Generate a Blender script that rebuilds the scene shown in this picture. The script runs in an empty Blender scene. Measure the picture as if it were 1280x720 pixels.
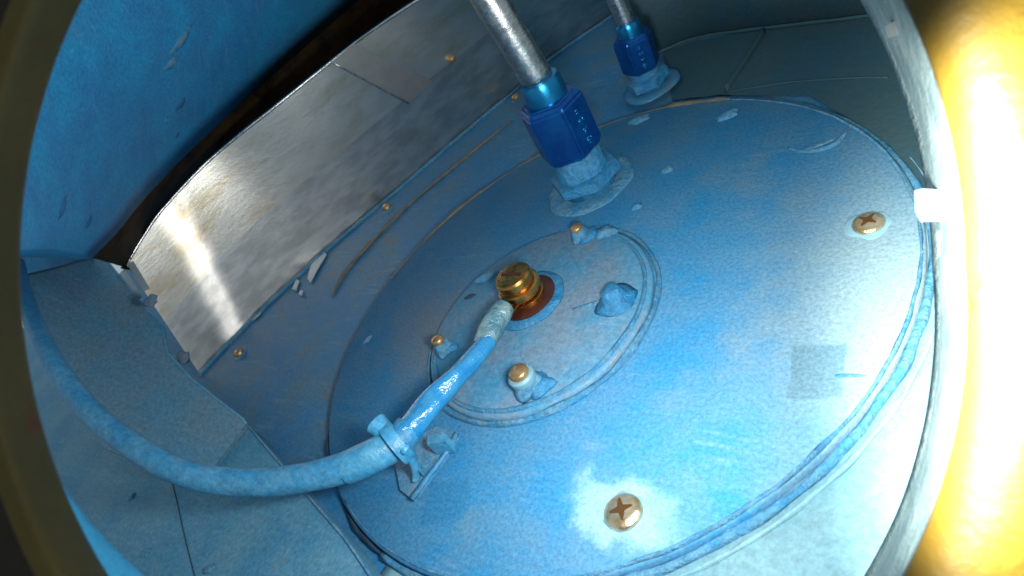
import bpy, bmesh, math, random
from mathutils import Vector, Matrix, noise
random.seed(7)
S = bpy.context.scene
C = S.collection
PI = math.pi

# ------------------------------------------------------------------ camera
F = 834.0
n = Vector((-0.875, 1.225, 1.0)).normalized()
u = Vector((0, 1, 0)).cross(n).normalized()
v = n.cross(u)
O = Vector((0, 0, -5.0))
R3 = Matrix((u, v, n))                       # camera space -> world
CAM = R3 @ (-O)
cd = bpy.data.cameras.new('camera')
cam = bpy.data.objects.new('camera', cd); C.objects.link(cam)
cam.matrix_world = Matrix.Translation(CAM) @ R3.to_4x4()
cd.sensor_width = 36; cd.lens = F / 1280 * 36
cd.clip_start = 0.02; cd.clip_end = 200
cd.dof.use_dof = True; cd.dof.focus_distance = 4.0; cd.dof.aperture_fstop = 1.3
S.camera = cam

# ------------------------------------------------------------------ world and lamps
w = bpy.data.worlds.new('World'); S.world = w; w.use_nodes = True
w.node_tree.nodes['Background'].inputs[0].default_value = (0.5, 0.62, 0.68, 1)
w.node_tree.nodes['Background'].inputs[1].default_value = 0.62
S.view_settings.view_transform = 'Standard'; S.view_settings.look = 'None'
S.view_settings.exposure = 0.15; S.view_settings.gamma = 1.0
S.render.engine = 'CYCLES'

def c2w(x, y, z):                            # a point beside the probe, metres right / up / behind it
    return CAM + R3 @ Vector((x, y, z))
def lamp(name, kind, loc, aim, energy, col, **k):
    l = bpy.data.lights.new(name, kind); l.energy = energy; l.color = col
    for a, b in k.items(): setattr(l, a, b)
    o = bpy.data.objects.new(name, l); C.objects.link(o); o.location = loc
    o.rotation_euler = (Vector(aim) - Vector(loc)).to_track_quat('-Z', 'Y').to_euler()
    return o
# LED of the inspection probe, held in the opening low on the right
lamp('probe_led', 'SPOT', c2w(0.30, -0.12, -1.56), (-0.2, 0.0, 0), 430, (0.97, 0.98, 1.0),
     spot_size=math.radians(165), spot_blend=1.0, shadow_soft_size=0.2)
# added spot that overexposes the right edge of the opening
lamp('edge_light', 'SPOT', c2w(0.70, 0.02, -1.30), c2w(1.3, -0.02, -1.34), 1250, (1.0, 0.95, 0.86),
     spot_size=math.radians(136), spot_blend=0.5, shadow_soft_size=0.06)

# ------------------------------------------------------------------ pixels of the photograph -> points on the real planes
def ray(x, y): return R3 @ Vector(((x - 640) / F, -(y - 360) / F, -1.0))
def at(x, y, h=0.0):
    d = ray(x, y); return CAM + d * ((h - CAM.z) / d.z)
def atp(x, y, p, nn):
    d = ray(x, y); return CAM + d * ((p - CAM).dot(nn) / d.dot(nn))
def atd(x, y, dep): return CAM + ray(x, y) * dep
def spline(pts, m=8, closed=False):
    P = [Vector(p) for p in pts]; N = len(P); out = []
    for i in range(N if closed else N - 1):
        if closed: a, b, c, d = P[i-1], P[i], P[(i+1) % N], P[(i+2) % N]
        else: a, b, c, d = P[max(i-1, 0)], P[i], P[i+1], P[min(i+2, N-1)]
        for k in range(m):
            t = k / m
            out.append(0.5*((2*b) + (c-a)*t + (2*a-5*b+4*c-d)*t*t + (3*b-a-3*c+d)*t**3))
    if not closed: out.append(P[-1].copy())
    return out

# ------------------------------------------------------------------ materials
def brushed(m):
    """cross-brushed, rougher strip where the sheet was bent, near its left end: the lamp draws an upright streak there"""
    t = m.node_tree; N = t.nodes; L = t.links; b = N['Principled BSDF']
    c = N.new('ShaderNodeCombineXYZ'); c.inputs[2].default_value = 1.0; L.new(c.outputs[0], b.inputs['Tangent'])
    pb, pt = at(297, 420, 0), at(213, 256, 1.35); sv = Vector((.37, .93, 0)); s0, s1 = pb.dot(sv), pt.dot(sv)
    k = (s1 - s0)/1.35; nv = Vector((sv.x, sv.y, -k))
    tc = N.new('ShaderNodeTexCoord'); d = N.new('ShaderNodeVectorMath'); d.operation = 'DOT_PRODUCT'; d.inputs[1].default_value = nv
    L.new(tc.outputs['Object'], d.inputs[0])
    nn_ = N.new('ShaderNodeTexNoise'); nn_.inputs['Scale'].default_value = 4; L.new(tc.outputs['Object'], nn_.inputs['Vector'])
    a1 = N.new('ShaderNodeMath'); a1.operation = 'MULTIPLY_ADD'; a1.inputs[1].default_value = .12; L.new(nn_.outputs[0], a1.inputs[0]); L.new(d.outputs['Value'], a1.inputs[2])
    a2 = N.new('ShaderNodeMath'); a2.operation = 'SUBTRACT'; a2.inputs[1].default_value = s0 + .06; L.new(a1.outputs[0], a2.inputs[0])
    ab = N.new('ShaderNodeMath'); ab.operation = 'ABSOLUTE'; L.new(a2.outputs[0], ab.inputs[0])
    def rng(lo, hi, v0, v1):
        r = N.new('ShaderNodeMapRange'); r.interpolation_type = 'SMOOTHSTEP'
        for i, v in enumerate((lo, hi, v0, v1)): r.inputs[i+1].default_value = v
        L.new(ab.outputs[0], r.inputs[0]); return r.outputs[0]
    L.new(rng(.03, .22, .97, .0), b.inputs['Anisotropic']); L.new(rng(.04, .26, .40, .34), b.inputs['Roughness'])
def mat(name, base, rough=0.5, metal=0.0, second=None, scale=3.0, amt=0.5, bump=0.15, bscale=60, speck=0.0,
        third=None, tscale=1.2, tw=(0.5, 0.65), spec=0.5, stretch=None, sheen=0.0, rvar=0.0, coat=0.0, bdist=0.004, smear=False, drag=0.0):
    m = bpy.data.materials.new(name); m.use_nodes = True
    t = m.node_tree; N = t.nodes; L = t.links; b = N['Principled BSDF']
    b.inputs['Roughness'].default_value = rough; b.inputs['Metallic'].default_value = metal
    b.inputs['Specular IOR Level'].default_value = spec
    b.inputs['Coat Weight'].default_value = coat
    tc = N.new('ShaderNodeTexCoord'); src = tc.outputs['Object']
    if stretch:
        mp = N.new('ShaderNodeMapping'); mp.inputs['Scale'].default_value = stretch
        L.new(src, mp.inputs[0]); src = mp.outputs[0]
    def nz(sc, det=6, ro=0.6):
        q = N.new('ShaderNodeTexNoise'); q.inputs['Scale'].default_value = sc
        q.inputs['Detail'].default_value = det; q.inputs['Roughness'].default_value = ro
        L.new(src, q.inputs['Vector']); return q
    def ramp(f, a, bb):
        r = N.new('ShaderNodeMapRange'); r.inputs[1].default_value = a; r.inputs[2].default_value = bb
        r.interpolation_type = 'SMOOTHSTEP'
        L.new(f, r.inputs[0]); return r.outputs[0]
    def mix(fac, a, c, mode='MIX'):
        x = N.new('ShaderNodeMix'); x.data_type = 'RGBA'; x.blend_type = mode
        if isinstance(fac, float): x.inputs[0].default_value = fac
        else: L.new(fac, x.inputs[0])
        for i, s in ((6, a), (7, c)):
            if isinstance(s, tuple): x.inputs[i].default_value = s
            else: L.new(s, x.inputs[i])
        return x.outputs[2]
    col = tuple(base) + (1,)
    if second:
        f = ramp(nz(scale).outputs[0], 0.35, 0.65)
        mul = N.new('ShaderNodeMath'); mul.operation = 'MULTIPLY'; mul.inputs[1].default_value = amt
        L.new(f, mul.inputs[0]); col = mix(mul.outputs[0], col, tuple(second) + (1,))
    if third:
        f = ramp(nz(tscale, 8, 0.65).outputs[0], tw[0], tw[1]); col = mix(f, col, tuple(third) + (1,))
    if drag:                                   # long soft brush drags in the coating
        mp = N.new('ShaderNodeMapping'); mp.inputs['Rotation'].default_value = (0, 0, .9); mp.inputs['Scale'].default_value = (2.2, 26, 1)
        L.new(tc.outputs['Object'], mp.inputs[0]); wn = N.new('ShaderNodeTexNoise'); wn.inputs['Scale'].default_value = 1; wn.inputs['Detail'].default_value = 4
        L.new(mp.outputs[0], wn.inputs['Vector'])
        mk = N.new('ShaderNodeMath'); mk.operation = 'MULTIPLY'; L.new(ramp(wn.outputs[0], .5, .72), mk.inputs[0])
        mm_ = N.new('ShaderNodeMath'); mm_.operation = 'MULTIPLY'; mm_.inputs[1].default_value = drag; L.new(ramp(nz(1.3).outputs[0], .45, .6), mm_.inputs[0]); L.new(mm_.outputs[0], mk.inputs[1])
        col = mix(mk.outputs[0], col, (.18, .32, .42, 1))
    if smear:                                  # wiped pale mark by near screw, faint grey patches, painted lamp wash-out at right
        def stain_or_washout(c, sx, sy, ang, colr, lo, hi, wob, box=False):
            global_at = at(*c)
            mp = N.new('ShaderNodeVectorMath'); mp.operation = 'SUBTRACT'; mp.inputs[1].default_value = global_at - BCZ
            wn = N.new('ShaderNodeTexNoise'); wn.inputs['Scale'].default_value = 6; wn.inputs['Detail'].default_value = 5
            L.new(tc.outputs['Object'], wn.inputs['Vector'])
            ws = N.new('ShaderNodeVectorMath'); ws.operation = 'MULTIPLY_ADD'; ws.inputs[1].default_value = (wob,)*3; ws.inputs[2].default_value = (-wob/2,)*3
            L.new(wn.outputs['Color'], ws.inputs[0])
            ad = N.new('ShaderNodeVectorMath'); L.new(tc.outputs['Object'], mp.inputs[0]); L.new(mp.outputs[0], ad.inputs[0]); L.new(ws.outputs[0], ad.inputs[1])
            rt = N.new('ShaderNodeVectorRotate'); rt.rotation_type = 'Z_AXIS'; rt.inputs['Angle'].default_value = ang; L.new(ad.outputs[0], rt.inputs['Vector'])
            sc = N.new('ShaderNodeVectorMath'); sc.operation = 'MULTIPLY'; sc.inputs[1].default_value = (1/sx, 1/sy, 0); L.new(rt.outputs[0], sc.inputs[0])
            if box:
                ab = N.new('ShaderNodeVectorMath'); ab.operation = 'ABSOLUTE'; L.new(sc.outputs[0], ab.inputs[0])
                sp = N.new('ShaderNodeSeparateXYZ'); L.new(ab.outputs[0], sp.inputs[0])
                mx = N.new('ShaderNodeMath'); mx.operation = 'MAXIMUM'; L.new(sp.outputs[0], mx.inputs[0]); L.new(sp.outputs[1], mx.inputs[1]); dist = mx.outputs[0]
            else:
                ln = N.new('ShaderNodeVectorMath'); ln.operation = 'LENGTH'; L.new(sc.outputs[0], ln.inputs[0]); dist = ln.outputs['Value']
            return mix(ramp(dist, hi, lo), col, colr + (1,))
        col = stain_or_washout((774, 636), .36, .20, SM_ANG, (.22, .41, .50), .45, 1.1, .34)
        col = stain_or_washout((1120, 400), .8, 1.6, -.3, (.20, .31, .35), .1, 1.25, .5)  # greyer right edge: lamp washing out the blue, painted into the colour
        e_ = at(1047, 430) - at(991, 421)
        col = stain_or_washout((1021, 463), .125, .165, -math.atan2(e_.y, e_.x) - .28, (.11, .22, .28), .9, 1.05, .05, True)
        e_ = at(592, 590) - at(522, 603)
        col = stain_or_washout((556, 628), .15, .14, -math.atan2(e_.y, e_.x), (.035, .20, .38), .8, 1.15, .06, True)
        col = stain_or_washout((560, 420), .9, .5, .5, (.17, .22, .27), .2, 1.3, .4)
    if speck:
        g = nz(bscale * 0.9, 3, 0.8)
        r = N.new('ShaderNodeMapRange'); r.inputs[1].default_value = 0.3; r.inputs[2].default_value = 0.7
        r.inputs[3].default_value = 1 - speck; r.inputs[4].default_value = 1 + speck
        L.new(g.outputs[0], r.inputs[0])
        cc = N.new('ShaderNodeVectorMath'); cc.operation = 'SCALE'
        if isinstance(col, tuple): cc.inputs[0].default_value = col[:3]
        else: L.new(col, cc.inputs[0])
        L.new(r.outputs[0], cc.inputs['Scale']); col = cc.outputs[0]
    if isinstance(col, tuple): b.inputs['Base Color'].default_value = col
    else: L.new(col, b.inputs['Base Color'])
    if rvar:
        r = N.new('ShaderNodeMapRange'); r.inputs[1].default_value = 0.3; r.inputs[2].default_value = 0.7
        r.inputs[3].default_value = max(rough - rvar, 0.04); r.inputs[4].default_value = rough + rvar
        L.new(nz(scale * 2.5).outputs[0], r.inputs[0]); L.new(r.outputs[0], b.inputs['Roughness'])
    if bump:
        bp = N.new('ShaderNodeBump'); bp.inputs['Strength'].default_value = bump; bp.inputs['Distance'].default_value = bdist * 3
        L.new(nz(bscale, 5, 0.7).outputs[0], bp.inputs['Height']); L.new(bp.outputs[0], b.inputs['Normal'])
    return m

Bpts = [(1000,128),(1050,148),(1100,185),(1135,225),(1155,300),(1150,370),(1130,440),(1060,535),(985,600),(935,645),(860,690),(412,545),(415,480),(430,620),(480,685),(530,715)]
import numpy as np
def fitc(pts):
    A = np.array([[2*p.x, 2*p.y, 1] for p in pts]); b = np.array([p.x**2+p.y**2 for p in pts])
    s = np.linalg.lstsq(A, b, rcond=None)[0]; return s[0], s[1], math.sqrt(s[2]+s[0]**2+s[1]**2)
bx, by, BR = fitc([at(x, y) for x, y in Bpts])
BCZ = Vector((0, 0, 0))
q_ = at(835, 655) - at(720, 612); SM_ANG = -math.atan2(q_.y, q_.x)
M = {}
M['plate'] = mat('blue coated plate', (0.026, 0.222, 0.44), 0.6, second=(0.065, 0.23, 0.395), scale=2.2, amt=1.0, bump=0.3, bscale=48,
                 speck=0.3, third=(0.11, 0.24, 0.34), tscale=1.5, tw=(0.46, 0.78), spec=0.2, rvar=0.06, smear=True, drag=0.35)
M['disc'] = mat('blue coated flange', (0.055, 0.25, 0.41), 0.5, second=(0.15, 0.24, 0.32), scale=2.0, amt=1.0, bump=0.4, bscale=35,
 speck=0.25, spec=0.3, drag=0.4)
M['floor'] = mat('stained blue floor', (0.02, 0.165, 0.34), 0.5, second=(0.055, 0.17, 0.27), scale=2.3, amt=1.0, bump=0.4, bscale=40,
 speck=0.25, third=(0.12, 0.13, 0.12), tscale=2.3, tw=(0.56, 0.78), spec=0.35, drag=0.4)
M['pale'] = mat('pale primer floor', (0.15, 0.32, 0.38), 0.6, second=(0.18, 0.33, 0.37), scale=2.5, amt=0.9, bump=0.3, bscale=30,
 speck=0.2, spec=0.25)
M['bead'] = mat('blue sealant', (0.035, 0.215, 0.39), 0.33, second=(0.09, 0.25, 0.37), scale=9, amt=1.0, bump=0.8, bscale=26,
 speck=0.3, spec=0.5, bdist=0.012)
M['sealpale'] = mat('pale blue sealant', (0.12, 0.29, 0.40), 0.4, second=(0.04, 0.20, 0.36), scale=9, amt=1.0, bump=0.8, bscale=26,
 speck=0.3, spec=0.45, bdist=0.012)
M['crumb'] = mat('dark gap grime', (0.02, 0.05, 0.08), 0.7, bump=0.5, bscale=30)
M['brownseal'] = mat('brown stained sealant', (0.10, 0.10, 0.08), 0.6, second=(0.18, 0.14, 0.08), scale=9, amt=1.0, bump=0.5, bscale=20)
M['wall'] = mat('bright blue wall', (0.025, 0.27, 0.50), 0.5, second=(0.03, 0.20, 0.42), scale=2.6, amt=0.9, bump=0.35, bscale=45,
 speck=0.28, spec=0.3, drag=0.25)
M['side'] = mat('side panel', (0.10, 0.26, 0.36), 0.5, second=(0.05, 0.22, 0.36), scale=2.2, amt=1, bump=0.35, bscale=40, speck=0.28, spec=0.3, drag=0.4)
M['bracket'] = mat('slate coated bracket', (0.10, 0.18, 0.235), 0.5, second=(0.07, 0.19, 0.28), scale=2.2, amt=1, bump=0.3, bscale=40,
 speck=0.28, spec=0.3, drag=0.2)
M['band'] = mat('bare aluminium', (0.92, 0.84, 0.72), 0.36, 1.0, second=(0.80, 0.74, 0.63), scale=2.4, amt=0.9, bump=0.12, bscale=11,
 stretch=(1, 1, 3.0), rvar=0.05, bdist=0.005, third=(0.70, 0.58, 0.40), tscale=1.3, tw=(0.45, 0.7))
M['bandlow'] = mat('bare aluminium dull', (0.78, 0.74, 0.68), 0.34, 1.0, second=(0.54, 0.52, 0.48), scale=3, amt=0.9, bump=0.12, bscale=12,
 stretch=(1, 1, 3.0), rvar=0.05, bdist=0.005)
M['tube'] = mat('aluminium tube', (0.62, 0.62, 0.60), 0.27, 1.0, second=(0.42, 0.42, 0.42), scale=10, amt=0.8, bump=0.25, bscale=30, rvar=0.08)
M['anod'] = mat('blue anodised', (0.003, 0.10, 0.34), 0.3, 0.7, second=(0.003, 0.045, 0.25), scale=8, amt=0.7, bump=0.1, bscale=30, spec=0.6)
M['anodl'] = mat('light blue anodised', (0.01, 0.20, 0.42), 0.25, 0.8, bump=0.1, bscale=40)
M['brass'] = mat('brass', (0.60, 0.31, 0.085), 0.3, 1.0, second=(0.36, 0.16, 0.04), scale=12, amt=0.8, bump=0.1, bscale=40, rvar=0.08)
M['rust'] = mat('red brown insulator', (0.055, 0.012, 0.005), 0.4, second=(0.03, 0.007, 0.003), scale=8, amt=0.8, bump=0.2)
M['goldtip'] = mat('gold stud end', (0.55, 0.36, 0.18), 0.35, 0.7, second=(0.30, 0.17, 0.07), scale=20, amt=0.8, bump=0.2, bscale=60)
M['screw'] = mat('passivated screw', (0.80, 0.70, 0.50), 0.22, 0.9, second=(0.50, 0.34, 0.14), scale=11, amt=0.9, bump=0.3, bscale=30, bdist=.006)
M['dark'] = mat('dark blue lump', (0.02, 0.07, 0.12), 0.5, bump=.5, bscale=20)
M['faint'] = mat('faint grey film', (0.03, 0.075, 0.09), 0.6, bump=0.3, spec=.2)
M['recess'] = mat('screw recess', (0.09, 0.045, 0.012), 0.5, 0.4)
M['cable'] = mat('blue cable', (0.03, 0.20, 0.37), 0.45, second=(0.07, 0.24, 0.38), scale=8, amt=0.9, bump=0.5, bscale=30, speck=0.28, spec=0.35)
M['shrink'] = mat('glossy blue sleeve', (0.01, 0.18, 0.42), 0.16, second=(0.04, 0.24, 0.42), scale=9, amt=.8, bump=0.6, bscale=7, spec=0.7, bdist=0.012, coat=0.3)
M['lug'] = mat('milky crimp sleeve', (0.30, 0.46, 0.48), 0.28, 0.45, second=(0.12, 0.30, 0.38), scale=8, amt=1.0, bump=0.8, bscale=10, spec=0.6, bdist=0.015)
M['tie'] = mat('cable tie', (0.04, 0.25, 0.44), 0.3, second=(0.08, 0.28, 0.42), scale=10, amt=0.9, bump=0.6, bscale=25, spec=0.6, speck=.25)
M['rubber'] = mat('black rubber', (0.010, 0.006, 0.003), 0.7, second=(0.05, 0.026, 0.008), scale=4, amt=0.7, bump=0.3, bscale=20, spec=0.15)
M['rim'] = mat('yellow green primer', (0.078, 0.050, 0.004), 0.5, second=(0.055, 0.036, 0.003), scale=3, amt=0.7, bump=0.4, bscale=20, spec=0.3,
 third=(0.09, 0.028, 0.001), tscale=5, tw=(0.60, 0.66))
M['outer'] = mat('dark outer skin', (0.02, 0.013, 0.006), 0.6, second=(0.008, 0.008, 0.008), scale=3, amt=0.9, bump=0.3, bscale=20, spec=0.2)
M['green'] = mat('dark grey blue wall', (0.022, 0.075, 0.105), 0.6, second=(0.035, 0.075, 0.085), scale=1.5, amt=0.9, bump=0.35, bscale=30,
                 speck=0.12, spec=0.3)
M['white'] = mat('white nylon', (0.14, 0.17, 0.17), 0.4, bump=0.1)
M['chip'] = mat('bare metal chip', (0.34, 0.42, 0.46), 0.45, 0.2, bump=.4)
M['smear'] = mat('pale wiped coating', (0.50, 0.66, 0.72), 0.45, second=(0.30, 0.52, 0.66), scale=5, amt=0.6, bump=0.3, bscale=40, speck=0.1)
M['smearc'] = mat('pale collar', (0.17, 0.33, 0.40), 0.4, bump=0.3)
M['patch'] = mat('grey patch', (0.14, 0.25, 0.31), 0.6, second=(0.10, 0.24, 0.37), scale=3, amt=0.8, bump=0.3, bscale=40, speck=0.2, spec=.2)
M['halo'] = mat('blue sealant ring', (0.012, 0.17, 0.36), 0.35, second=(0.04, 0.21, 0.37), scale=7, amt=1.0, bump=0.7, bscale=20, speck=.25, bdist=0.012)

brushed(M['band']); brushed(M['bandlow'])
M['sidewall'] = mat('grey side wall coat', (0.08, 0.135, 0.145), 0.6, second=(0.14, 0.20, 0.20), scale=5, amt=1, bump=0.6, bscale=12, speck=.1, bdist=.012)
# ------------------------------------------------------------------ builders
def obj(name, bm, m, parent=None, smooth=True, label=None):
    me = bpy.data.meshes.new(name); bmesh.ops.recalc_face_normals(bm, faces=bm.faces); bm.to_mesh(me); bm.free()
    me.materials.append(m)
    for p in me.polygons: p.use_smooth = smooth
    o = bpy.data.objects.new(name, me); C.objects.link(o)
    if parent:
        o.parent = parent; o.location = -parent.location
        # meshes are built in world coordinates unless moved by their thing
    if label: o['label'] = label
    return o
def thing(name, label, cat, loc=(0, 0, 0), group=None):
    o = bpy.data.objects.new(name, None); C.objects.link(o); o.location = loc; o.empty_display_size = 0.1
    o['label'] = label; o['category'] = cat
    if group: o['group'] = group
    return o
def tag(o, label, cat, group=None):
    o['label'] = label; o['category'] = cat
    if group: o['group'] = group
    return o
def auto(o, ang=35):
    me = o.data
    for p in me.polygons: p.use_smooth = True
    bm = bmesh.new(); bm.from_mesh(me)
    for e in bm.edges:
        if len(e.link_faces) == 2 and e.calc_face_angle(0) > math.radians(ang): e.smooth = False
    bm.to_mesh(me); bm.free(); return o
def frame(axis):
    a = Vector(axis).normalized()
    x = a.cross(Vector((0, 1, 0)) if abs(a.y) < 0.9 else Vector((1, 0, 0))).normalized()
    return x, a.cross(x), a
def lathe(bm, base, axis, prof, seg=40, jit=0, sd=0, sx=1, sy=1, rot=0):
    """prof: list of (radius, height)"""
    x, y, a = frame(axis); rings = []
    for (r, h) in prof:
        ring = []
        for k in range(seg):
            th = 2*PI*k/seg + rot
            rr = r
            if jit: rr *= 1 + jit*noise.noise(Vector((math.cos(th)*1.7+sd, math.sin(th)*1.7, h*3+sd)))
            ring.append(bm.verts.new(Vector(base) + x*math.cos(th)*rr*sx + y*math.sin(th)*rr*sy + a*h))
        rings.append(ring)
    for i in range(len(rings)-1):
        for k in range(seg):
            bm.faces.new((rings[i][k], rings[i][(k+1) % seg], rings[i+1][(k+1) % seg], rings[i+1][k]))
    bm.faces.new(rings[-1]); bm.faces.new(list(reversed(rings[0])))
    return bm
def sweep(bm, path, rad, seg=14, jit=0.0, sd=0.0, flat=1.0, cap=True):
    """tube along a path; rad = number or function(t)"""
    N = len(path); rings = []; up = None
    for i, p in enumerate(path):
        d = (path[min(i+1, N-1)] - path[max(i-1, 0)]).normalized()
        if up is None: x = frame(d)[0]
        else: x = (up - d*up.dot(d)).normalized()
        up = x; y = d.cross(x); t = i/(N-1); r = rad(t) if callable(rad) else rad
        ring = []
        for k in range(seg):
            th = 2*PI*k/seg; rr = r
            if jit: rr *= 1 + jit*noise.noise(Vector((p.x*6+sd+math.cos(th), p.y*6+math.sin(th), p.z*6+sd)))
            ring.append(bm.verts.new(p + x*math.cos(th)*rr + y*math.sin(th)*rr*flat))
        rings.append(ring)
    for i in range(N-1):
        for k in range(seg):
            bm.faces.new((rings[i][k], rings[i][(k+1) % seg], rings[i+1][(k+1) % seg], rings[i+1][k]))
    if cap: bm.faces.new(rings[-1]); bm.faces.new(list(reversed(rings[0])))
    return bm
def sweep_closed(bm, path, rad, seg=10, jit=0.0, sd=0.0, flat=0.6):
    N = len(path); rings = []
    for i, p in enumerate(path):
        d = (path[(i+1) % N] - path[i-1]).normalized(); z = Vector((0, 0, 1)); x = d.cross(z).normalized()
        ring = []
        for k in range(seg):
            th = 2*PI*k/seg
            rr = rad*(1 + jit*noise.noise(Vector((p.x*5+sd, p.y*5, math.cos(th)+sd))))
            ring.append(bm.verts.new(p + x*math.cos(th)*rr + z*math.sin(th)*rr*flat))
        rings.append(ring)
    for i in range(N):
        a, b = rings[i], rings[(i+1) % N]
        for k in range(seg): bm.faces.new((a[k], a[(k+1) % seg], b[(k+1) % seg], b[k]))
    return bm
def ruled(bm, rows, thick=0.0, tdir=None):
    """rows of points -> sheet, optionally given a thickness along tdir"""
    def grid(off):
        V = [[bm.verts.new(Vector(p) + off) for p in r] for r in rows]
        for i in range(len(V)-1):
            for j in range(len(V[i])-1): bm.faces.new((V[i][j], V[i+1][j], V[i+1][j+1], V[i][j+1]))
        return V
    A = grid(Vector((0, 0, 0)))
    if thick:
        B = grid(Vector(tdir).normalized()*thick)
        def side(a, b):
            for i in range(len(a)-1): bm.faces.new((a[i], a[i+1], b[i+1], b[i]))
        side(A[0], B[0]); side(A[-1], B[-1]); side([r[0] for r in A], [r[0] for r in B]); side([r[-1] for r in A], [r[-1] for r in B])
    return bm
def prism(bm, poly, nn, th):
    """flat polygon given a thickness th against its normal nn"""
    nn = Vector(nn).normalized()
    a = [bm.verts.new(Vector(p)) for p in poly]; b = [bm.verts.new(Vector(p) - nn*th) for p in poly]
    bm.faces.new(a); bm.faces.new(list(reversed(b)))
    for i in range(len(a)): bm.faces.new((a[i], a[(i+1) % len(a)], b[(i+1) % len(a)], b[i]))
    return bm
def blob(bm, c, rx, ry, rz, ang=0, jit=0.35, sd=0, seg=18, rings=7):
    """low dome of sealant lying on a horizontal surface"""
    c = Vector(c); ca, sa = math.cos(ang), math.sin(ang); R = []
    for i in range(rings):
        ph = (PI/2)*i/(rings-1)*0.999; ring = []
        for k in range(seg):
            th = 2*PI*k/seg; q = 1 + jit*noise.noise(Vector((math.cos(th)*1.4+sd, math.sin(th)*1.4, sd)))
            X, Y = rx*math.cos(ph)*math.cos(th)*q, ry*math.cos(ph)*math.sin(th)*q
            ring.append(bm.verts.new(c + Vector((X*ca - Y*sa, X*sa + Y*ca, rz*math.sin(ph)*(1+jit*0.5*noise.noise(Vector((X*9, Y*9, sd)))) ))))
        R.append(ring)
    for i in range(rings-1):
        for k in range(seg): bm.faces.new((R[i][k], R[i][(k+1) % seg], R[i+1][(k+1) % seg], R[i+1][k]))
    bm.faces.new(R[-1]); bm.faces.new(list(reversed(R[0]))); return bm
Z = Vector((0, 0, 1))
def V2(x, y, z): return Vector((x, y, z))
def fitc(pts):
    # least squares circle of points on a level
    import numpy as np
    A = np.array([[2*p.x, 2*p.y, 1] for p in pts]); b = np.array([p.x**2+p.y**2 for p in pts])
    s = np.linalg.lstsq(A, b, rcond=None)[0]; return s[0], s[1], math.sqrt(s[2]+s[0]**2+s[1]**2)

# ------------------------------------------------------------------ setting: tank floor and walls
ZF = -0.07
bm = bmesh.new()
G = 60
X0, X1, Y0, Y1 = -9, 5, -8, 12
gv = [[bm.verts.new((X0+(X1-X0)*i/G, Y0+(Y1-Y0)*j/G, ZF+0.012*noise.noise(Vector((i*.21, j*.21, 0))))) for j in range(G+1)] for i in range(G+1)]
for i in range(G):
    for j in range(G): bm.faces.new((gv[i][j], gv[i+1][j], gv[i+1][j+1], gv[i][j+1]))
o = obj('floor', bm, M['floor']); o['kind'] = 'structure'

# pale primed ground strip beyond the cover on the right
Bpts = [(1000,128),(1050,148),(1100,185),(1135,225),(1155,300),(1150,370),(1130,440),(1060,535),(985,600),(935,645),(860,690),(412,545),(415,480),(430,620),(480,685),(530,715)]
bx, by, BR = fitc([at(x, y) for x, y in Bpts])
BC = V2(bx, by, 0)
bm = bmesh.new()
rows = []
for k in range(61):
    th = math.radians(-98 + 138*k/60)
    d = V2(math.cos(th), math.sin(th), 0)
    rows.append([V2(bx, by, ZF+0.016) + d*(BR-0.1), V2(bx, by, ZF+0.018) + d*(BR+0.35+.03*math.sin(k*.7)), V2(bx, by, ZF+0.016) + d*(BR+1.2)])
ruled(bm, rows, 0.004, (0, 0, -1))
o = obj('pale_floor', bm, M['pale']); o['kind'] = 'structure'

# ------------------------------------------------------------------ the large round access cover
cov = thing('access_cover', 'large round blue coated access cover with a sealed edge covering most of the floor', 'cover', BC + V2(0, 0, ZF))
bm = bmesh.new()
lathe(bm, V2(bx, by, ZF), Z, [(BR, 0), (BR, 0.055), (BR-0.012, 0.07)], seg=160)
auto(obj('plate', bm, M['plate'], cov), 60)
circ = lambda r, z, m=200, ph=0: [V2(bx+math.cos(2*PI*k/m+ph)*r, by+math.sin(2*PI*k/m+ph)*r, z) for k in range(m)]
# raised double bead of sealant along the near right edge, thinner elsewhere
def arc(r, z, a0, a1, m=120): return [V2(bx+math.cos(math.radians(a0+(a1-a0)*k/m))*r, by+math.sin(math.radians(a0+(a1-a0)*k/m))*r, z) for k in range(m+1)]
bm = bmesh.new(); sweep(bm, arc(BR-0.02, 0.0, -115, 75), lambda t: 0.011*(0.5+math.sin(PI*t)), 8, 1.0, 1.0, 0.6)
obj('sealant_bead', bm, M['sealpale'], cov)
bm = bmesh.new(); sweep(bm, arc(BR+0.085, ZF+0.015, -85, 30), lambda t: 0.014*(0.5+math.sin(PI*t)), 8, 1.0, 5.0, 0.6)
obj('sealant_bead', bm, M['pale'], cov)
bm = bmesh.new(); sweep(bm, arc(BR+0.025, ZF+0.02, -100, 80), 0.022, 8, 0.8, 9.0)
obj('edge_groove', bm, M['bead'], cov)
bm = bmesh.new(); sweep(bm, arc(BR-0.01, -0.006, 75, 178), lambda t: 0.016+0.008*math.sin(t*19), 8, 0.9, 3.0)
obj('sealant_bead', bm, M['brownseal'], cov, label='brown stained sealant along the far edge')
bm = bmesh.new(); sweep(bm, arc(BR+0.02, ZF+0.02, 176, 262), lambda t: 0.012*(0.8+0.8*math.sin(t*23)), 8, 1.2, 7.0)
obj('edge_groove', bm, M['crumb'], cov, label='dark gap with crumbs along the near left edge')

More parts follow.
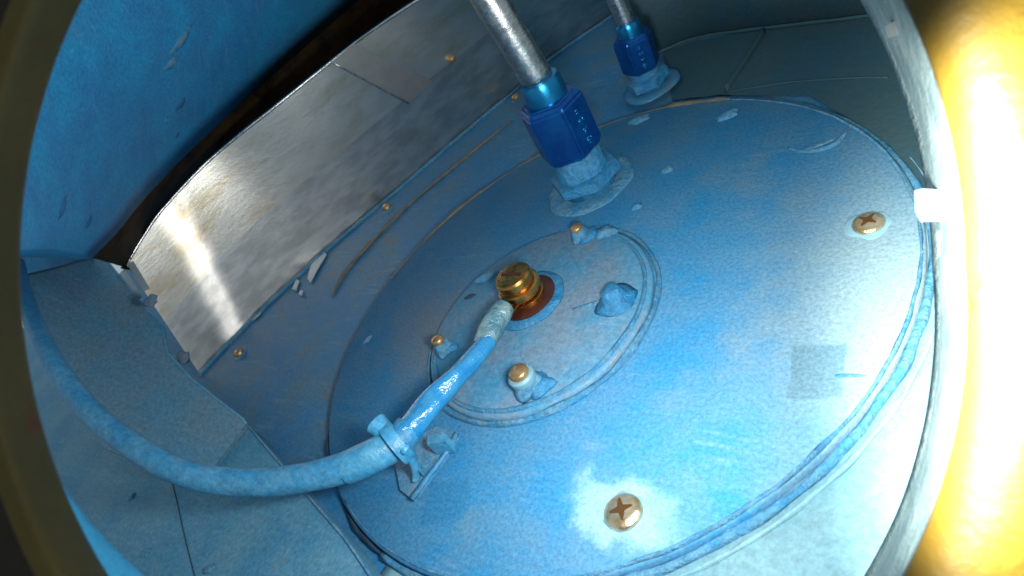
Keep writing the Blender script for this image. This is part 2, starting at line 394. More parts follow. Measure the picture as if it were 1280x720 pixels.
def screw(px, py, r, par, rot, tilt=0):
    c = at(px, py)
    bm = bmesh.new(); blob(bm, c + V2(0, 0, -0.006), r*(1.45 if px > 1000 else 1.15), r*(1.45 if px > 1000 else 1.15), 0.02, 0, 0.3, px*.01, 28)
    s = obj('screw', bm, M['smearc'], par)
    bm = bmesh.new()
    lathe(bm, c + V2(0, 0, 0.004), Z, [(r, 0), (r, 0.012), (r*.93, 0.020), (r*.8, 0.027), (r*.62, 0.033), (r*.1, 0.036)], seg=36)
    h = obj('screw_head', bm, M['screw'], s); h.location = (0, 0, 0)
    bm = bmesh.new()
    for a in (rot, rot+PI/2):
        d = V2(math.cos(a), math.sin(a), 0); e = V2(-d.y, d.x, 0)
        z = c.z + 0.0415 + (0.0006 if a == rot else 0)
        P = []
        for s1, s2 in ((-1, -.3), (-.55, -.75), (-.2, -1.1), (.2, -1.1), (.5, -.7), (1, -.35), (1, .3), (.55, .8), (.2, 1.1), (-.2, 1.1), (-.6, .7), (-1, .35)):
            P.append(V2(c.x, c.y, z) + d*r*.60*s1 + e*r*.16*s2)
        prism(bm, P, Z, 0.02)
    q = obj('cross_recess', bm, M['recess'], s, False); q.location = (0, 0, 0)
    return s
# a wiped pale smear round the near screw
def patch(px, nm, m, par, z, th=0.003, label=None, jit=0.0):
    P = [at(x, y, z) for x, y in px]
    if jit: P = [P[i].lerp(P[(i+1) % len(P)], k/8) for i in range(len(P)) for k in range(8)]
    if jit: P = [p + V2(noise.noise(p*14)*jit, noise.noise(p*14+V2(5, 5, 5))*jit, 0) for p in P]
    bm = bmesh.new(); prism(bm, P, Z, th); return obj(nm, bm, m, par, False, label)
screw(780, 641, 0.098, cov, 0.55)
screw(1086, 281, 0.085, cov, 1.1)
for i, (x, y, rx, ry, rz, a) in enumerate([(835,213,.06,.04,.03,.3),(910,145,.10,.05,.035,.5),(797,259,.05,.035,.03,.9),(1022,182,.12,.03,.012,.4),(1062,470,.07,.012,.01,0.1),
        (460,425,.06,.03,.015,1.2),(400,345,.05,.02,.015,.6)]):
    if i == 6: continue
    bm = bmesh.new(); blob(bm, at(x, y, -0.004), rx, ry, rz, a, 0.5, i*3.1)
    obj('sealant_dab', bm, M['bead'], cov)
# shallow dish pressed into the cover
bm = bmesh.new()
P = spline([at(x, y, 0.002) for x, y in [(985,185),(1010,190),(1040,182),(1056,168),(1058,160)]], 6)
sweep(bm, P, lambda t: 0.016*math.sin(PI*min(max(t, .05), .95)) + 0.004, 8, 0.3, 2.0); obj('dent_rim', bm, M['bead'], cov)

# ------------------------------------------------------------------ round sensor flange on the cover
ZS = 0.045
Spts = [(723,290),(790,292),(815,320),(823,360),(808,410),(765,468),(700,512),(640,530),(590,528),(550,505),(536,465)]
sx_, sy_, SR = fitc([at(x, y, 0.0) for x, y in Spts])
fl = thing('sensor_flange', 'small round blue flange with studs and sealed rim fixed on the large cover', 'flange', (sx_, sy_, 0.0))
bm = bmesh.new(); lathe(bm, V2(sx_, sy_, 0), Z, [(SR-.03, 0), (SR-.03, ZS-.01), (SR-0.045, ZS)], seg=100)
auto(obj('flange_plate', bm, M['disc'], fl), 60)
def sarc(r, z, a0, a1, m=90): return [V2(sx_+math.cos(math.radians(a0+(a1-a0)*k/m))*r, sy_+math.sin(math.radians(a0+(a1-a0)*k/m))*r, z) for k in range(m+1)]
bm = bmesh.new(); sweep(bm, sarc(SR, 0.01, -160, 112), lambda t: 0.026*(0.35+0.8*math.sin(PI*t)), 10, 0.8, 1.5, 0.6)
obj('sealant_bead', bm, M['bead'], fl)
bm = bmesh.new(); sweep(bm, sarc(SR-0.075, ZS, -150, 75), lambda t: 0.009+0.008*math.sin(PI*t), 8, 0.5, 4.5)
obj('sealant_bead', bm, M['bead'], fl)
bm = bmesh.new(); sweep(bm, sarc(SR-0.01, 0.008, 112, 200), 0.012, 8, 0.6, 4.5)
obj('sealant_bead', bm, M['bead'], fl)

def stud(px, py, r, h, fill, big=0.0, cap=M['goldtip']):
    """px,py = its gold end; stands upright on the flange"""
    tip = at(px, py, ZS + h); c = V2(tip.x, tip.y, ZS)
    bm = bmesh.new()
    lathe(bm, c, Z, [(r*1.6, -0.002), (r*1.5, h*.15), (r*1.25, h*.4), (r*1.08, h*.62), (r*.9, h*.75)], seg=26, jit=0.3, sd=px)
    s = obj('stud', bm, fill, fl)
    bm = bmesh.new()
    lathe(bm, c, Z, [(r*.95, h*.5), (r*.95, h*.93), (r*.8, h), (r*.3, h*1.05)], seg=16)
    t = obj('stud_tip', bm, cap, s); t.location = (0, 0, 0)
    if r > .06:
        bm = bmesh.new(); lathe(bm, c, Z, [(r*1.2, h*.45), (r*1.28, h*.5), (r*1.28, h*.72), (r*1.1, h*.8)], seg=22); q = auto(obj('collar', bm, M['smearc'], s)); q.location = (0, 0, 0)
    if big:
        bm = bmesh.new(); blob(bm, c + V2(big*.5, big*.1, -0.003), big, big*.8, h*.35, 0.4, 0.4, px*.1)
        q = obj('sealant_dab', bm, M['halo'], s); q.location = (0, 0, 0)
    return s
stud(719, 283, 0.046, 0.11, M['bead'], 0.10)
stud(545, 423, 0.050, 0.13, M['bead'], 0.07)
stud(646, 463, 0.068, 0.17, M['sealpale'], 0.11)
# stud wholly buried in sealant
c = at(770, 376, ZS)
bm = bmesh.new(); lathe(bm, c, Z, [(0.15, -0.002), (0.11, .012), (0.078, .03), (0.066, .08), (0.06, .10), (0.045, .112), (0.01, .114)], seg=30, jit=0.2, sd=3.3)
obj('stud', bm, M['halo'], fl, label='stud wholly covered by blue sealant')
for i, (x, y, rx, ry, rz, a, mm) in enumerate([(610,347,.12,.045,.04,.5,'sealpale'),(735,382,.12,.02,.015,.35,'sealpale'),(588,371,.05,.03,.01,.2,'crumb'),(778,372,.05,.04,.06,0,'sealpale'),
                                               (757,293,.09,.06,.05,.2,'bead')]):
    bm = bmesh.new(); blob(bm, at(x, y, ZS-.003), rx, ry, rz, a, 0.5, i*2.3+1); obj('sealant_dab', bm, M[mm], fl)

# ------------------------------------------------------------------ brass terminal
tb = at(662, 376, ZS)
tm = thing('brass_terminal', 'brass terminal screw on a red brown insulator at the centre of the small flange', 'terminal', tb)
bm = bmesh.new(); lathe(bm, tb, Z, [(0.28, -0.002), (0.275, .012), (0.23, .03), (.2, .034)], seg=40, jit=0.08, sd=2)
obj('sealant_ring', bm, M['halo'], tm)
bm = bmesh.new(); lathe(bm, tb, Z, [(0.215, .0), (0.215, .042), (0.2, .052)], seg=40); auto(obj('insulator', bm, M['rust'], tm))
bm = bmesh.new(); lathe(bm, tb, Z, [(0.145, .05), (0.145, .075), (0.135, .082), (.09, .084), (.09, .105), (.14, .106), (.14, .128), (.13, .134)], seg=36); auto(obj('washer', bm, M['brass'], tm))
bm = bmesh.new(); lathe(bm, tb, Z, [(0.15, .132), (0.156, .14), (.156, .17), (.145, .178), (.122, .18), (.122, .198), (.132, .204), (.135, .25), (.122, .266), (.05, .272), (.01, .273)], seg=36)
hd = auto(obj('screw_head', bm, M['brass'], tm))
bm = bmesh.new()
P = [tb + V2(-.085, -.012, .2755), tb + V2(.085, -.012, .2755), tb + V2(.085, .012, .2755), tb + V2(-.085, .012, .2755)]
prism(bm, P, Z, 0.02); q = obj('slot', bm, M['rust'], hd, False); q.location = (0, 0, 0)

# ------------------------------------------------------------------ cable with its lug
cb = thing('cable', 'thick blue cable curving along the left side up to the brass terminal', 'cable', at(480, 560, 0.1))
P = [at(x, y, h) for x, y, h in [(22,330,1.72),(32,375,1.62),(58,437,1.45),(100,500,1.2),(155,550,.98),(225,590,.75),(300,603,.55),(375,598,.42),(440,581,.34),(492,556,.30),(512,535,.29)]]
bm = bmesh.new(); sweep(bm, spline(P, 10), lambda t: 0.060 + 0.032*min(1, t*1.25), 20, 0.05, 1)
obj('sheath', bm, M['cable'], cb)
bm = bmesh.new(); sweep(bm, spline([at(x, y, h) for x, y, h in [(497,551,.30),(530,515,.30),(565,477,.28),(600,440,.25),(612,426,.235)]], 10),
                        lambda t: 0.088 - 0.034*t, 18, 0.22, 2)
obj('heat_shrink', bm, M['shrink'], cb)
P = spline([at(x, y, h) for x, y, h in [(432,585,.335),(462,572,.325),(494,554,.30)]], 8)
bm = bmesh.new(); sweep(bm, P, 0.101, 20, 0.1, 3)
obj('sleeve', bm, M['tie'], cb)
P = spline([at(x, y, h) for x, y, h in [(604,432,.24),(614,413,.23),(624,395,.21),(632,384,.20)]], 8)
bm = bmesh.new(); sweep(bm, P, lambda t: 0.062+0.012*math.sin(PI*t), 18, 0.35, 8)
lg = obj('crimp_sleeve', bm, M['lug'], cb, label='milky crimped sleeve of the terminal lug')
bm = bmesh.new(); lathe(bm, tb, Z, [(0.13, .107), (0.13, .127)], seg=30); 
e = at(628, 390, .19)
d = (tb - e); d.z = 0; d.normalize(); s_ = V2(-d.y, d.x, 0)
prism(bm, [V2(e.x, e.y, .16)+s_*.045, V2(e.x, e.y, .16)-s_*.045, V2(tb.x, tb.y, .16)-s_*.06, V2(tb.x, tb.y, .16)+s_*.06], Z, .015)
q = obj('lug', bm, M['brass'], cb, False)

# cable tie and its stick-on base
mc = at(520, 580, 0.0)
mt = thing('cable_tie_mount', 'blue adhesive cable tie base glued on the cover below the cable', 'cable mount', mc)
bm = bmesh.new(); prism(bm, [at(x, y, .035) for x, y in [(490,560),(545,533),(571,541),(562,560),(515,624),(500,612)]], Z, 0.04); auto(obj('base', bm, M['bead'], mt))
bm = bmesh.new(); sweep(bm, [at(x, y, .045) for x, y in [(571,541),(562,560),(515,624)]], .017, 8, .3); obj('base_lip', bm, M['cable'], mt)
bm = bmesh.new(); prism(bm, [at(x, y, .15) for x, y in [(534,545),(556,541),(556,552),(534,556)]], Z, 0.12); obj('saddle', bm, M['tie'], mt, False)
bm = bmesh.new(); prism(bm, [at(x, y, .10) for x, y in [(515,566),(526,566),(524,590),(518,578)]], Z, 0.08); obj('saddle', bm, M['bead'], mt, False)
ct = thing('cable_tie', 'blue cable tie strapped around the cable with its locking head standing up', 'cable tie', at(495, 550, 0.3))
cc = at(497, 553, .30); ax = (at(530, 515, .30) - at(462, 572, .32)).normalized(); x_, y_, _ = frame(ax)
bm = bmesh.new()
for k in range(2): pass
ring = [cc + (x_*math.cos(2*PI*k/40) + y_*math.sin(2*PI*k/40))*0.118 for k in range(40)]
V = []
for p in ring:
    o_ = (p-cc).normalized()
    V.append([bm.verts.new(p - ax*.038), bm.verts.new(p + ax*.038), bm.verts.new(p + ax*.038 + o_*.018), bm.verts.new(p - ax*.038 + o_*.018)])
for k in range(40):
    a, b = V[k], V[(k+1) % 40]
    for j in range(4): bm.faces.new((a[j], a[(j+1) % 4], b[(j+1) % 4], b[j]))
auto(obj('strap', bm, M['tie'], ct))
h0 = at(488, 545, .36); h1 = at(470, 530, .42)
bm = bmesh.new(); sweep(bm, spline([h0, (h0+h1)*.5, h1], 6), lambda t: .05+.02*t, 10, .25, 5); obj('locking_head', bm, M['tie'], ct)
bm = bmesh.new(); sweep(bm, spline([at(505, 560, .34), at(514, 572, .22), at(520, 588, .10), at(520, 600, .045)], 6), .022, 8, .2, 6, 1.6)
obj('strap_tail', bm, M['tie'], ct)

# ------------------------------------------------------------------ metal tubes with blue flare nuts
def pipe(label, base_px, nut0, nut1, top_px, r, hz, seg_r):
    """upright line: base on the cover, fitting, hexagon nut, ferrule, tube running on up"""
    b0 = at(*base_px, 0.0)
    t = thing('fuel_line', label, 'pipe', b0, 'metal lines with blue nuts')
    hN0, hN1 = hz
    def hexprof(rr, h0, h1): return [(rr*.80, h0), (rr, h0+.035*rr/.2), (rr, h1-.035*rr/.2), (rr*.84, h1)]
    A = nut0; B = nut1
    ax = (B - A).normalized()
    L = (B-A).length
    bm = bmesh.new(); lathe(bm, A, ax, hexprof(r, 0, L), seg=6, rot=seg_r)
    bmesh.ops.bevel(bm, geom=[e for e in bm.edges], offset=r*.06, segments=2, affect='EDGES')
    nt = auto(obj('hex_nut', bm, M['anod'], t), 25)
    # raised stamped characters on the face turned to the viewer
    toc = (CAM - A).normalized(); best = None
    x, y, a = frame(ax)
    fs = sorted([( (x*math.cos(seg_r+PI/6+k*PI/3)+y*math.sin(seg_r+PI/6+k*PI/3)).dot((toc + R3 @ Vector((.6, 0, 0))).normalized()), k) for k in range(6)])
    k = fs[-1][1]; nf = x*math.cos(seg_r+PI/6+k*PI/3)+y*math.sin(seg_r+PI/6+k*PI/3); sd = ax.cross(nf)
    if r > .16:
        apo = r*math.cos(PI/6)
        for i in range(4):
            q = A + nf*(apo+.001) + ax*(L*(.24+.165*i))
            bm = bmesh.new()
            for (s0, l0, s1, l1) in [[(-.3,-.4,-.3,.4),(-.3,.4,.3,.4),(.3,.4,.3,-.4),(.3,-.4,-.3,-.4),(-.3,0,.3,0)], [(-.3,-.4,.3,.4),(-.3,.4,.3,-.4)],
                                     [(-.3,-.4,-.3,.4),(-.3,.4,.3,-.4),(.3,-.4,.3,.4)], [(-.3,.2,.3,.2),(-.3,-.2,.3,-.2)]][i]:
                p0 = q + sd*s0*.16*r*1.7 + ax*l0*.17*r*1.3; p1 = q + sd*s1*.16*r*1.7 + ax*l1*.17*r*1.3
                sweep(bm, [p0, p1], .006, 6)
            s = obj('stamped_mark', bm, M['anodl'], nt); s.location = (0, 0, 0)
    # ferrule sleeve
    bm = bmesh.new(); lathe(bm, B - ax*.01, ax, [(r*.62, 0), (r*.62, r*.5), (r*.56, r*.66), (r*.48, r*.68)], seg=32); auto(obj('sleeve', bm, M['anodl'], t))
    bm = bmesh.new(); T = B + ax*r*.5
    sweep(bm, [T.lerp(top_px, k/12) for k in range(13)], r*.46, 28, .02, 1); obj('tube', bm, M['tube'], t)
    # sealed fitting below the nut
    bm = bmesh.new(); lathe(bm, b0 - V2(0, 0, .004), Z, [(r*1.5, 0), (r*1.42, .012), (r*1.25, .022), (r*1.1, .026)], seg=30, jit=.1, sd=r*7); fb = obj('fitting', bm, M['bead'] if r > .2 else M['floor'], t)
    bm = bmesh.new(); P2 = [b0, b0.lerp(A, .5), A + ax*.03]
    sweep(bm, P2, lambda q: r*(.86-.16*q), 24, .16, r*9); s = obj('sealant', bm, M['halo'], t)
    bm = bmesh.new(); lathe(bm, b0.lerp(A, .2), (A-b0), [(r*.95, 0), (r*1.12, .015), (r*1.12, .09), (r*.95, .105)], seg=6, rot=.3); s = auto(obj('lock_nut', bm, M['halo'], t))
    return t
# nut ends as points on one upright-ish axis (base, nut bottom, nut top, tube top)
b1 = at(738, 232, 0)
A1 = at(716, 188, .30); B1 = at(684, 122, .62); T1 = B1 + (B1-A1).normalized()*1.5
def on_line(px, py, base, tilt_to):   # height whose point stands over base
    return None
def stand(base, px, py):
    """point of the ray through px,py nearest to the vertical over base"""
    d = ray(px, py); # minimise horizontal distance
    t = ((base-CAM).x*d.x + (base-CAM).y*d.y)/(d.x*d.x+d.y*d.y); return CAM + d*t
A1 = stand(b1, 717, 190); B1 = stand(b1, 684, 122); T1 = B1.lerp(stand(b1, 604, -40), 1.0)
T1 = B1 + (stand(b1, 612, 0) - B1)*1.35
pipe('thick silver tube with a dark blue hexagon nut, nearest of the two lines', (738, 232), A1, B1, T1, .262, (0, 0), .35)
b2 = at(814, 108, 0)
A2 = stand(b2, 803, 86); B2 = stand(b2, 788, 42); T2 = B2 + (stand(b2, 770, 0) - B2)*1.8
pipe('thin silver tube with a small dark blue nut standing further back', (814, 108), A2, B2, T2, .182, (0, 0), .7)
bm = bmesh.new(); blob(bm, at(800, 150, -.003), .10, .06, .03, .3, .5, 8.8); obj('sealant_dab', bm, M['bead'], cov)

# ------------------------------------------------------------------ curved aluminium band (far left)
bot_px = [(250,468),(285,430),(330,385),(400,320),(500,235),(600,149),(640,116),(690,72),(750,30),(790,2),(840,-32)]
top_px = [(158,330),(178,297),(205,259),(265,197),(350,128),(430,64),(468,36),(520,1),(580,-37),(640,-72),(700,-105)]
HB = 1.3
bot = spline([at(x, y, ZF) for x, y in bot_px], 24); HT = [1.21,1.29,1.37,1.44,1.48,1.50,1.48,1.45,1.43,1.42,1.42]
top = spline([at(x, y, h) for (x, y), h in zip(top_px, HT)], 24)
bd = thing('metal_band', 'bare aluminium band curving up from the floor along the upper left', 'metal band', bot[90])
NR = 14
def band_pt(i, t):
    # the sheet, with the upright rounded crease near its left end
    p = bot[i].lerp(top[i], t); k = 32 + 22*t; w_ = 4.2 - 1.6*abs(t-.35)
    return p + V2(.93, -.37, 0)*.0*math.exp(-((i-k)/w_)**2)
rows = []
for j in range(NR+1):
    t = j/NR; row = []
    for i in range(len(bot)):
        p = band_pt(i, t); row.append(p)
    rows.append(row)
MID = 7
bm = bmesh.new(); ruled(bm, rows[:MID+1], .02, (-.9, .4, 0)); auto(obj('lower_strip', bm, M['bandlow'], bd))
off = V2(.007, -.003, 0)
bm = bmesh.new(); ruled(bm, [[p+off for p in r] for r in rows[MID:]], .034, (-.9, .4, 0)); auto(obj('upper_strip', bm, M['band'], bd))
# rolled top edge
bm = bmesh.new(); sweep(bm, [p+off for p in rows[-1]], .016, 10, .2, 2); obj('top_edge', bm, M['tube'], bd)
# joint strip
i0, i1 = 114, 126
bm = bmesh.new()
ruled(bm, [[band_pt(i, t)+V2(.035, -.016, 0) for i in (i0, i0+3, i0+6, i0+9, i1)] for t in [.47+.53*k/8 for k in range(9)]], .03, (-.9, .4, 0))
M['jstrip'] = mat('dull joint strip', (0.42, 0.40, 0.37), 0.5, 1.0, second=(.33, .32, .31), scale=8, bump=.2)
auto(obj('joint_strip', bm, M['jstrip'], bd))
bm = bmesh.new(); sweep(bm, [band_pt(i0, .47+.53*k/8)+V2(.04, -.02, 0) for k in range(9)], .011, 8, .2); obj('joint_edge', bm, M['tube'], bd)
bm = bmesh.new(); lathe(bm, band_pt(147, .52)+V2(.03, -.015, 0), V2(.9, -.4, 0), [(.045, -.03), (.045, .01), (.03, .03), (.005, .036)], seg=16); obj('rivet', bm, M['goldtip'], bd)
# pale sealant line at its foot
bm = bmesh.new(); sweep(bm, [p+V2(.03, -.02, .012) for p in bot], .022, 8, .5, 1); tag(obj('sealant_fillet', bm, M['bead']), 'thin blue sealant fillet along the foot of the metal band', 'sealant')
# steel clips at the left end of the band
cl = thing('band_clamp', 'bright steel clamp ears at the left end of the metal band', 'clamp', at(170, 350, 1.2))
for (q0, q1, wd) in [((163,328),(182,360),.028), ((154,340),(173,371),.028)]:
    bm = bmesh.new(); a = at(*q0, 1.2); b = at(*q1, 1.02); d = (b-a).normalized(); s_ = d.cross((CAM-a).normalized()).normalized()
    nn_ = s_.cross(d); 
    if nn_.dot(CAM-a) < 0: nn_ = -nn_
    prism(bm, [a+s_*wd, b+s_*wd, b-s_*wd, a-s_*wd], nn_, .03)
    obj('ear', bm, M['chip'], cl, False)
bm = bmesh.new(); a = at(188, 376, 1.1); lathe(bm, a, (CAM-a), [(.055, -.05), (.05, .0), (.05, .02), (.01, .025)], seg=14, jit=.5, sd=4); auto(obj('retainer', bm, M['dark'], cl))
bm = bmesh.new(); a = at(228, 446, .55); lathe(bm, a, (CAM-a), [(.06, -.05), (.055, .0), (.05, .02), (.01, .025)], seg=14, jit=.5, sd=9); auto(obj('retainer', bm, M['dark'], cl))

# rivets along the strip between band and cover
RV = [(485,261,.055,'gold rivet with a pale collar below the middle of the metal band'), (301,443,.05,'dull rivet near the left end of the metal band'),
      (646,124,.05,'small rivet at the foot of the band beside the thick tube')]
for x, y, r, lb in RV:
    c = at(x, y, ZF); t = thing('rivet', lb, 'rivet', c, 'rivets along the foot of the band')
    bm = bmesh.new(); blob(bm, c, r*1.5, r*1.5, .02, 0, .3, x*.1); obj('collar', bm, M['bead'], t)
    bm = bmesh.new(); lathe(bm, c, Z, [(r, 0), (r, .03), (r*.75, .055), (r*.2, .065)], seg=16); obj('rivet_head', bm, M['goldtip'], t)
# bare flakes where the coating has come off
for i, (px, lb) in enumerate([([(404,313),(408,318),(396,338),(388,353),(384,348),(388,332)], 'largest pale flake of missing coating beside the metal band'),
                              ([(370,349),(374,351),(370,363),(365,361)], 'narrow pale flake of missing coating just left of the largest flake'),
                              ([(313,396),(326,388),(325,393),(316,400)], 'bright white flake near the left end of the band foot'),
                              ([(376,362),(379,364),(377,370),(373,367)], 'tiny pale flake of missing coating under the narrow one')]):
    P = [at(x, y, ZF+.022) for x, y in px]; bm = bmesh.new(); prism(bm, P, Z, .006); tag(obj('coating_flake', bm, M['chip'], None, False), lb, 'flake', 'flakes along the band')
# streak lines of dried film on the strip
bm = bmesh.new(); sweep(bm, spline([at(x, y, ZF+.012) for x, y in [(640,150),(560,215),(505,262),(440,330),(415,370)]], 8), .016, 6, .8, 3, .5)
tag(obj('sealant_line', bm, M['brownseal']), 'brown stained line running beside the far left edge of the cover', 'sealant')

# ------------------------------------------------------------------ unlit gap above the band and blue wall at the upper left
gap_in = [(150,338),(172,297),(200,257),(262,193),(348,124),(430,60),(468,32),(520,-4),(580,-42),(640,-76),(700,-110)]
gap_out = [(112,322),(136,285),(172,243),(222,190),(285,128),(352,66),(398,24),(440,-14),(500,-56),(560,-100),(620,-140)]
gap_out = [(a[0]*.75+b[0]*.25, a[1]*.75+b[1]*.25) for a, b in zip(gap_out, gap_in)]; gap_out[0] = (113, 321)
gi = spline([at(x, y, h-.06) + V2(-.05, .03, 0) for (x, y), h in zip(gap_in, HT)], 6); go = spline([at(x, y, 1.6) for x, y in gap_out], 6)
md = [(a+b)*.5 + V2(-.5, .25, -.35) for a, b in zip(gi, go)]
bm = bmesh.new(); ruled(bm, [gi, md, go], .03, (-.5, .3, -.6)); tag(obj('rubber_seal', bm, M['rubber']), 'black rubber seal in the gap above the metal band', 'seal')  # near-black sheet stands for the unlit void behind the band
wo_px = [(-70,330),(-70,290),(-66,230),(-55,170),(-40,110),(-15,60),(15,10),(50,-40),(90,-90),(130,-140),(170,-180)]
wo = spline([atd(x, y, 2.4+.22*i) for i, (x, y) in enumerate(wo_px)], 6)
go2 = [at(124, 356, 1.15), at(114, 323, 1.30)] + [p + V2(0, 0, .012) for p in go]; wo = [atd(-90, 410, 8.2), atd(-80, 334, 7.7)] + wo
rows = []
for k in range(9):
    t = k/8; rows.append([a.lerp(b, t) + V2(0, 0, .10*math.sin(PI*t)) for a, b in zip(go2, wo)])
bm = bmesh.new(); ruled(bm, rows, .03, (0, 0, -1)); wl = obj('upper_wall', bm, M['wall']); tag(wl, 'bright blue coated wall panel with sealant runs at the upper left', 'wall panel')
def wallp(px, py, lift=.0):
    # point on the wall: walk down the ray until it meets the ruled rows
    best = None
    for r in range(len(rows)-1):
        for i in range(len(rows[r])-1):
            a, b, c, d = rows[r][i], rows[r+1][i], rows[r+1][i+1], rows[r][i+1]
            nn_ = (b-a).cross(d-a)
            if nn_.length < 1e-9: continue
            p = atp(px, py, a, nn_.normalized()); e = (p - (a+b+c+d)/4).length
            if best is None or e < best[0]: best = (e, p)
    return best[1] + (CAM-best[1]).normalized()*lift
for i, (q0, q1, wd, mm) in enumerate([((240,28),(205,72),.05,'bead'),((222,70),(202,88),.045,'sealpale'),((232,116),(212,142),.045,'rubberblue'),((210,140),(200,155),.03,'bead'),((82,240),(66,282),.045,'rubberblue'),
                                      ((113,262),(100,290),.04,'rubberblue'),((132,275),(124,292),.03,'rubberblue'),((222,160),(216,175),.03,'rubberblue')]):
    if mm == 'rubberblue' and 'rubberblue' not in M: M['rubberblue'] = mat('dark blue run', (0.02, 0.09, 0.2), 0.4, second=(.03, .14, .28), scale=9, amt=.8, bump=.3, bscale=14)
    a, b = wallp(*q0, .02), wallp(*q1, .02); P = [a.lerp(b, k/6) for k in range(7)]
    bm = bmesh.new(); sweep(bm, P, lambda t: wd*math.sin(PI*min(max(t, .06), .94)), 10, .5, i*2.2, .8)
    obj('sealant_run', bm, M[mm], wl).location = (0, 0, 0)

# ------------------------------------------------------------------ slate bracket on the left
pB, pG, pA = at(128, 320, 1.38), at(308, 527, .22), at(30, 345, 1.62)
nb = (pB-pG).cross(pA-pG).normalized()
if nb.dot(CAM-pG) < 0: nb = -nb
bpx = [(26,346),(75,334),(128,319),(140,334),(163,362),(184,388),(202,405),(206,424),(210,442),(238,472),(270,498),(304,524),(308,530),(270,580),(262,592),(200,590),(130,560),(78,500),(44,440),(24,390)]
bm = bmesh.new(); prism(bm, [atp(x, y, pG, nb) for x, y in bpx], nb, .05)
bk = auto(obj('side_bracket', bm, M['bracket'])); tag(bk, 'flat slate blue bracket plate standing between the metal band and the cable', 'bracket')
bm = bmesh.new(); sweep(bm, [atp(x, y, pG, nb) for x, y in bpx[2:13]], .009, 8, .3, 2); o = obj('edge_bead', bm, M['side'], bk); o.location = (0, 0, 0)
bm = bmesh.new(); sweep(bm, [atp(x, y, pG, nb) for x, y in bpx[0:3]], .012, 8, .3, 2); o = obj('edge_bead', bm, M['crumb'], bk); o.location = (0, 0, 0)

# lower left raised side panel with a seam
zs = .16
lp = [(308,530),(346,574),(392,628),(430,672),(470,730),(500,790),(300,900),(60,860),(-60,700),(-60,520),(20,380),(60,470),(150,560),(262,588)]
pan = [at(x, y, zs) for x, y in [(308,530),(346,574),(392,628),(430,672),(470,730),(520,800),(300,980),(-40,980),(-200,760)]] + [at(-200, 560, zs), at(-120, 440, zs), at(0, 400, zs), at(120, 440, zs), at(220, 545, zs)]
bm = bmesh.new(); prism(bm, pan, Z, .23)
sp = auto(obj('seamed_panel', bm, M['side'])); tag(sp, 'raised flat blue panel with a seam under the cable at the lower left', 'panel')
bm = bmesh.new(); sweep(bm, spline([at(x, y, zs+.004) for x, y in [(308,530),(346,574),(392,628),(430,672),(470,730)]], 5), .009, 8, .3, 2); o = obj('raised_edge', bm, M['sealpale'], sp); o.location = (0, 0, 0)
bm = bmesh.new(); sweep(bm, spline([at(x, y, zs+.001) for x, y in [(212,590),(222,630),(232,675),(246,730)]], 5), .006, 8, .3, 2, .5); o = obj('seam', bm, M['crumb'], sp); o.location = (0, 0, 0)
for i, (x, y) in enumerate([(165,622),(183,692),(262,712)]):
    bm = bmesh.new(); blob(bm, at(x, y, zs-.002), .05, .03, .025, .6, .5, i*4.0); o = obj('sealant_dab', bm, M['bead'], sp); o.location = (0, 0, 0)

# ------------------------------------------------------------------ back wall, top right
bw = [(800,78),(830,64),(868,49),(920,40),(990,32),(1060,24),(1110,16),(1180,-2),(1260,-40)]
b0 = spline([at(x, y, ZF) for x, y in bw], 6)
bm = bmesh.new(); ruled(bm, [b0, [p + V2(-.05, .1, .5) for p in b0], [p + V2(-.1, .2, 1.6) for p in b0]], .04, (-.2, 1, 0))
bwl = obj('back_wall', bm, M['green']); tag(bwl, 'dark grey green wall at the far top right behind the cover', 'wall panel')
bm = bmesh.new(); sweep(bm, [p+V2(0, -.03, .02) for p in b0], .018, 8, .5, 4, .5); tag(obj('sealant_fillet', bm, M['faint']), 'pale grey sealant line at the foot of the dark back wall', 'sealant')
# dark greenish floor area past the cover
bm = bmesh.new()
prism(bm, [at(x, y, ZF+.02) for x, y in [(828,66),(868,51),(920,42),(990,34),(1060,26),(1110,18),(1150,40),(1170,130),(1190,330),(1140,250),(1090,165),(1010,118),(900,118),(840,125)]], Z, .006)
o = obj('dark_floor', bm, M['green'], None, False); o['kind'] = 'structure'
rb = bmesh.new(); sweep(rb, spline([at(x, y, ZF+.03) for x, y in [(955,40),(935,72),(908,112)]], 6), .035, 10, .2, 3, .4)
tag(obj('stiffener', rb, M['faint']), 'straight raised rib on the dark floor beyond the cover', 'rib')
rb = bmesh.new(); sweep(rb, spline([at(x, y, ZF+.025) for x, y in [(905,116),(980,104),(1060,98),(1110,97)]], 6), .010, 8, .4, 5, .5)
tag(obj('sealant_line', rb, M['faint']), 'faint grey line crossing the dark floor at the far side of the cover', 'sealant')

# ------------------------------------------------------------------ the opening and its rim (right beside the probe)
DR = 1.60
EC = (615, 330); EX, EY = 595, 673
def grow(th): return 60*max(0, math.cos(th))*max(0, -math.sin(th))     # the opening is a little fuller at the lower right
def oval(k, m, rad_off, dep, shift=(0, 0)):
    th = 2*PI*k/m
    if 0 < rad_off <= .14 and dep < DR: rad_off *= .5 + .5*max(0, math.cos(th))**.5
    ex = (EX+grow(th))/F*DR + rad_off; ey = (EY+grow(th))/F*DR + rad_off
    cx = (EC[0]-640)/F*DR + shift[0]; cy = -(EC[1]-360)/F*DR + shift[1]
    return c2w(cx + ex*math.cos(th), cy + ey*math.sin(th), -dep)
prof = [(0.05, DR+.05, 0), (0.012, DR+.03, 0), (0.0, DR, 0), (0.004, DR-.05, .01), (0.018, DR-.09, .02), (0.045, DR-.12, .035), (0.085, DR-.135, .045), (0.14, DR-.14, .05)]
MM = 180
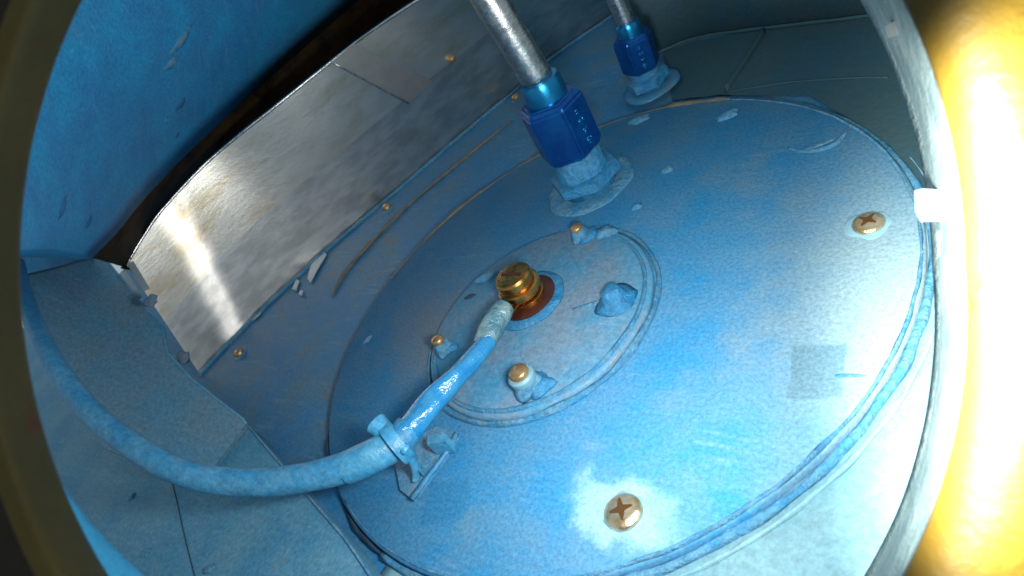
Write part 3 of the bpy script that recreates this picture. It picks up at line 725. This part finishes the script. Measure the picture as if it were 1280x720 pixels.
bm = bmesh.new(); R_ = [[bm.verts.new(oval(k, MM, ro, dp, (sh, 0))) for k in range(MM)] for ro, dp, sh in prof]
for i in range(len(R_)-1):
    for k in range(MM): bm.faces.new((R_[i][k], R_[i][(k+1) % MM], R_[i+1][(k+1) % MM], R_[i+1][k]))
rim = thing('opening_rim', 'oval opening edge in yellow green primer, glaring on the right and dark on the left', 'opening rim', oval(0, 4, 0, DR))
obj('rounded_edge', bm, M['rim'], rim)
prof2 = [(0.14, DR-.14, .05), (0.2, DR-.145, .05), (.5, DR-.15, .05), (1.2, DR-.15, .05), (1.2, DR+.05, .05), (.05, DR+.05, 0)]
bm = bmesh.new(); R_ = [[bm.verts.new(oval(k, MM, ro, dp, (sh, 0))) for k in range(MM)] for ro, dp, sh in prof2]
for i in range(len(R_)-1):
    for k in range(MM): bm.faces.new((R_[i][k], R_[i][(k+1) % MM], R_[i+1][(k+1) % MM], R_[i+1][k]))
obj('outer_skin', bm, M['outer'], rim)

# inner side wall along the right edge, from the floor up to the opening
def ov2(ydeg, off, dep):
    th = math.radians(ydeg); ex = (EX+off+grow(th))/F; ey = (EY+off+grow(th))/F
    return CAM + R3 @ Vector((((EC[0]-640)/F + ex*math.cos(th))*dep, (-(EC[1]-360)/F + ey*math.sin(th))*dep, -dep))
A_ = [-42+84*k/50 for k in range(51)]
rows2 = []
for off, dep in ((-38, 2.42), (-30, 2.38), (-28, 2.30), (-26, 2.2), (10, 1.75), (30, 1.66)):
    rows2.append([ov2(a, off - 10*max(0, a/42) + 3*noise.noise(V2(a*.1, off, 0)), dep*(1+.004*a if a > 0 else 1)) for a in A_])
bm = bmesh.new(); ruled(bm, rows2)
sw = obj('side_wall', bm, M['sidewall']); 
md_ = sw.modifiers.new('s', 'SOLIDIFY'); md_.thickness = .02
tag(sw, 'pale grey side wall running down the right inside the opening', 'wall panel')
for (px, lb) in [([(1152,236),(1182,238),(1186,276),(1160,276),(1153,262)], 'larger white block on the right side wall beside the far screw'),
                 ([(1181,288),(1192,290),(1194,320),(1183,320)], 'narrow white block below the larger one on the right side wall'),
                 ([(1114,28),(1130,24),(1134,38),(1118,42)], 'small pale block at the top of the right side wall')]:
    P = [atd(x, y, 2.2) for x, y in px]; nn_ = (R3 @ Vector((0, 0, 1)))
    bm = bmesh.new(); prism(bm, P, nn_, .04); tag(obj('nylon_block', bm, M['white'], None, False), lb, 'block', 'white blocks on the side wall')

# bright lower left inner flange
rows3 = [[ov2(180+a, off, dep) for a in [8+3*k for k in range(19)]] for off, dep in ((22, 1.66), (4, 1.8), (-14, 1.95))]
rows3[2] = [ov2(180+8+3*k, 4 - max(0, 8+3*k-23)*2.7, 1.95) for k in range(19)]
bm = bmesh.new(); ruled(bm, rows3); M['flangeblue'] = mat('bright blue flange', (0.06, 0.42, 0.70), 0.45, bump=.3, speck=.2)
o = obj('inner_flange', bm, M['flangeblue']); o.modifiers.new('s', 'SOLIDIFY').thickness = .01
tag(o, 'bright blue curved flange just inside the opening at the lower left', 'flange')
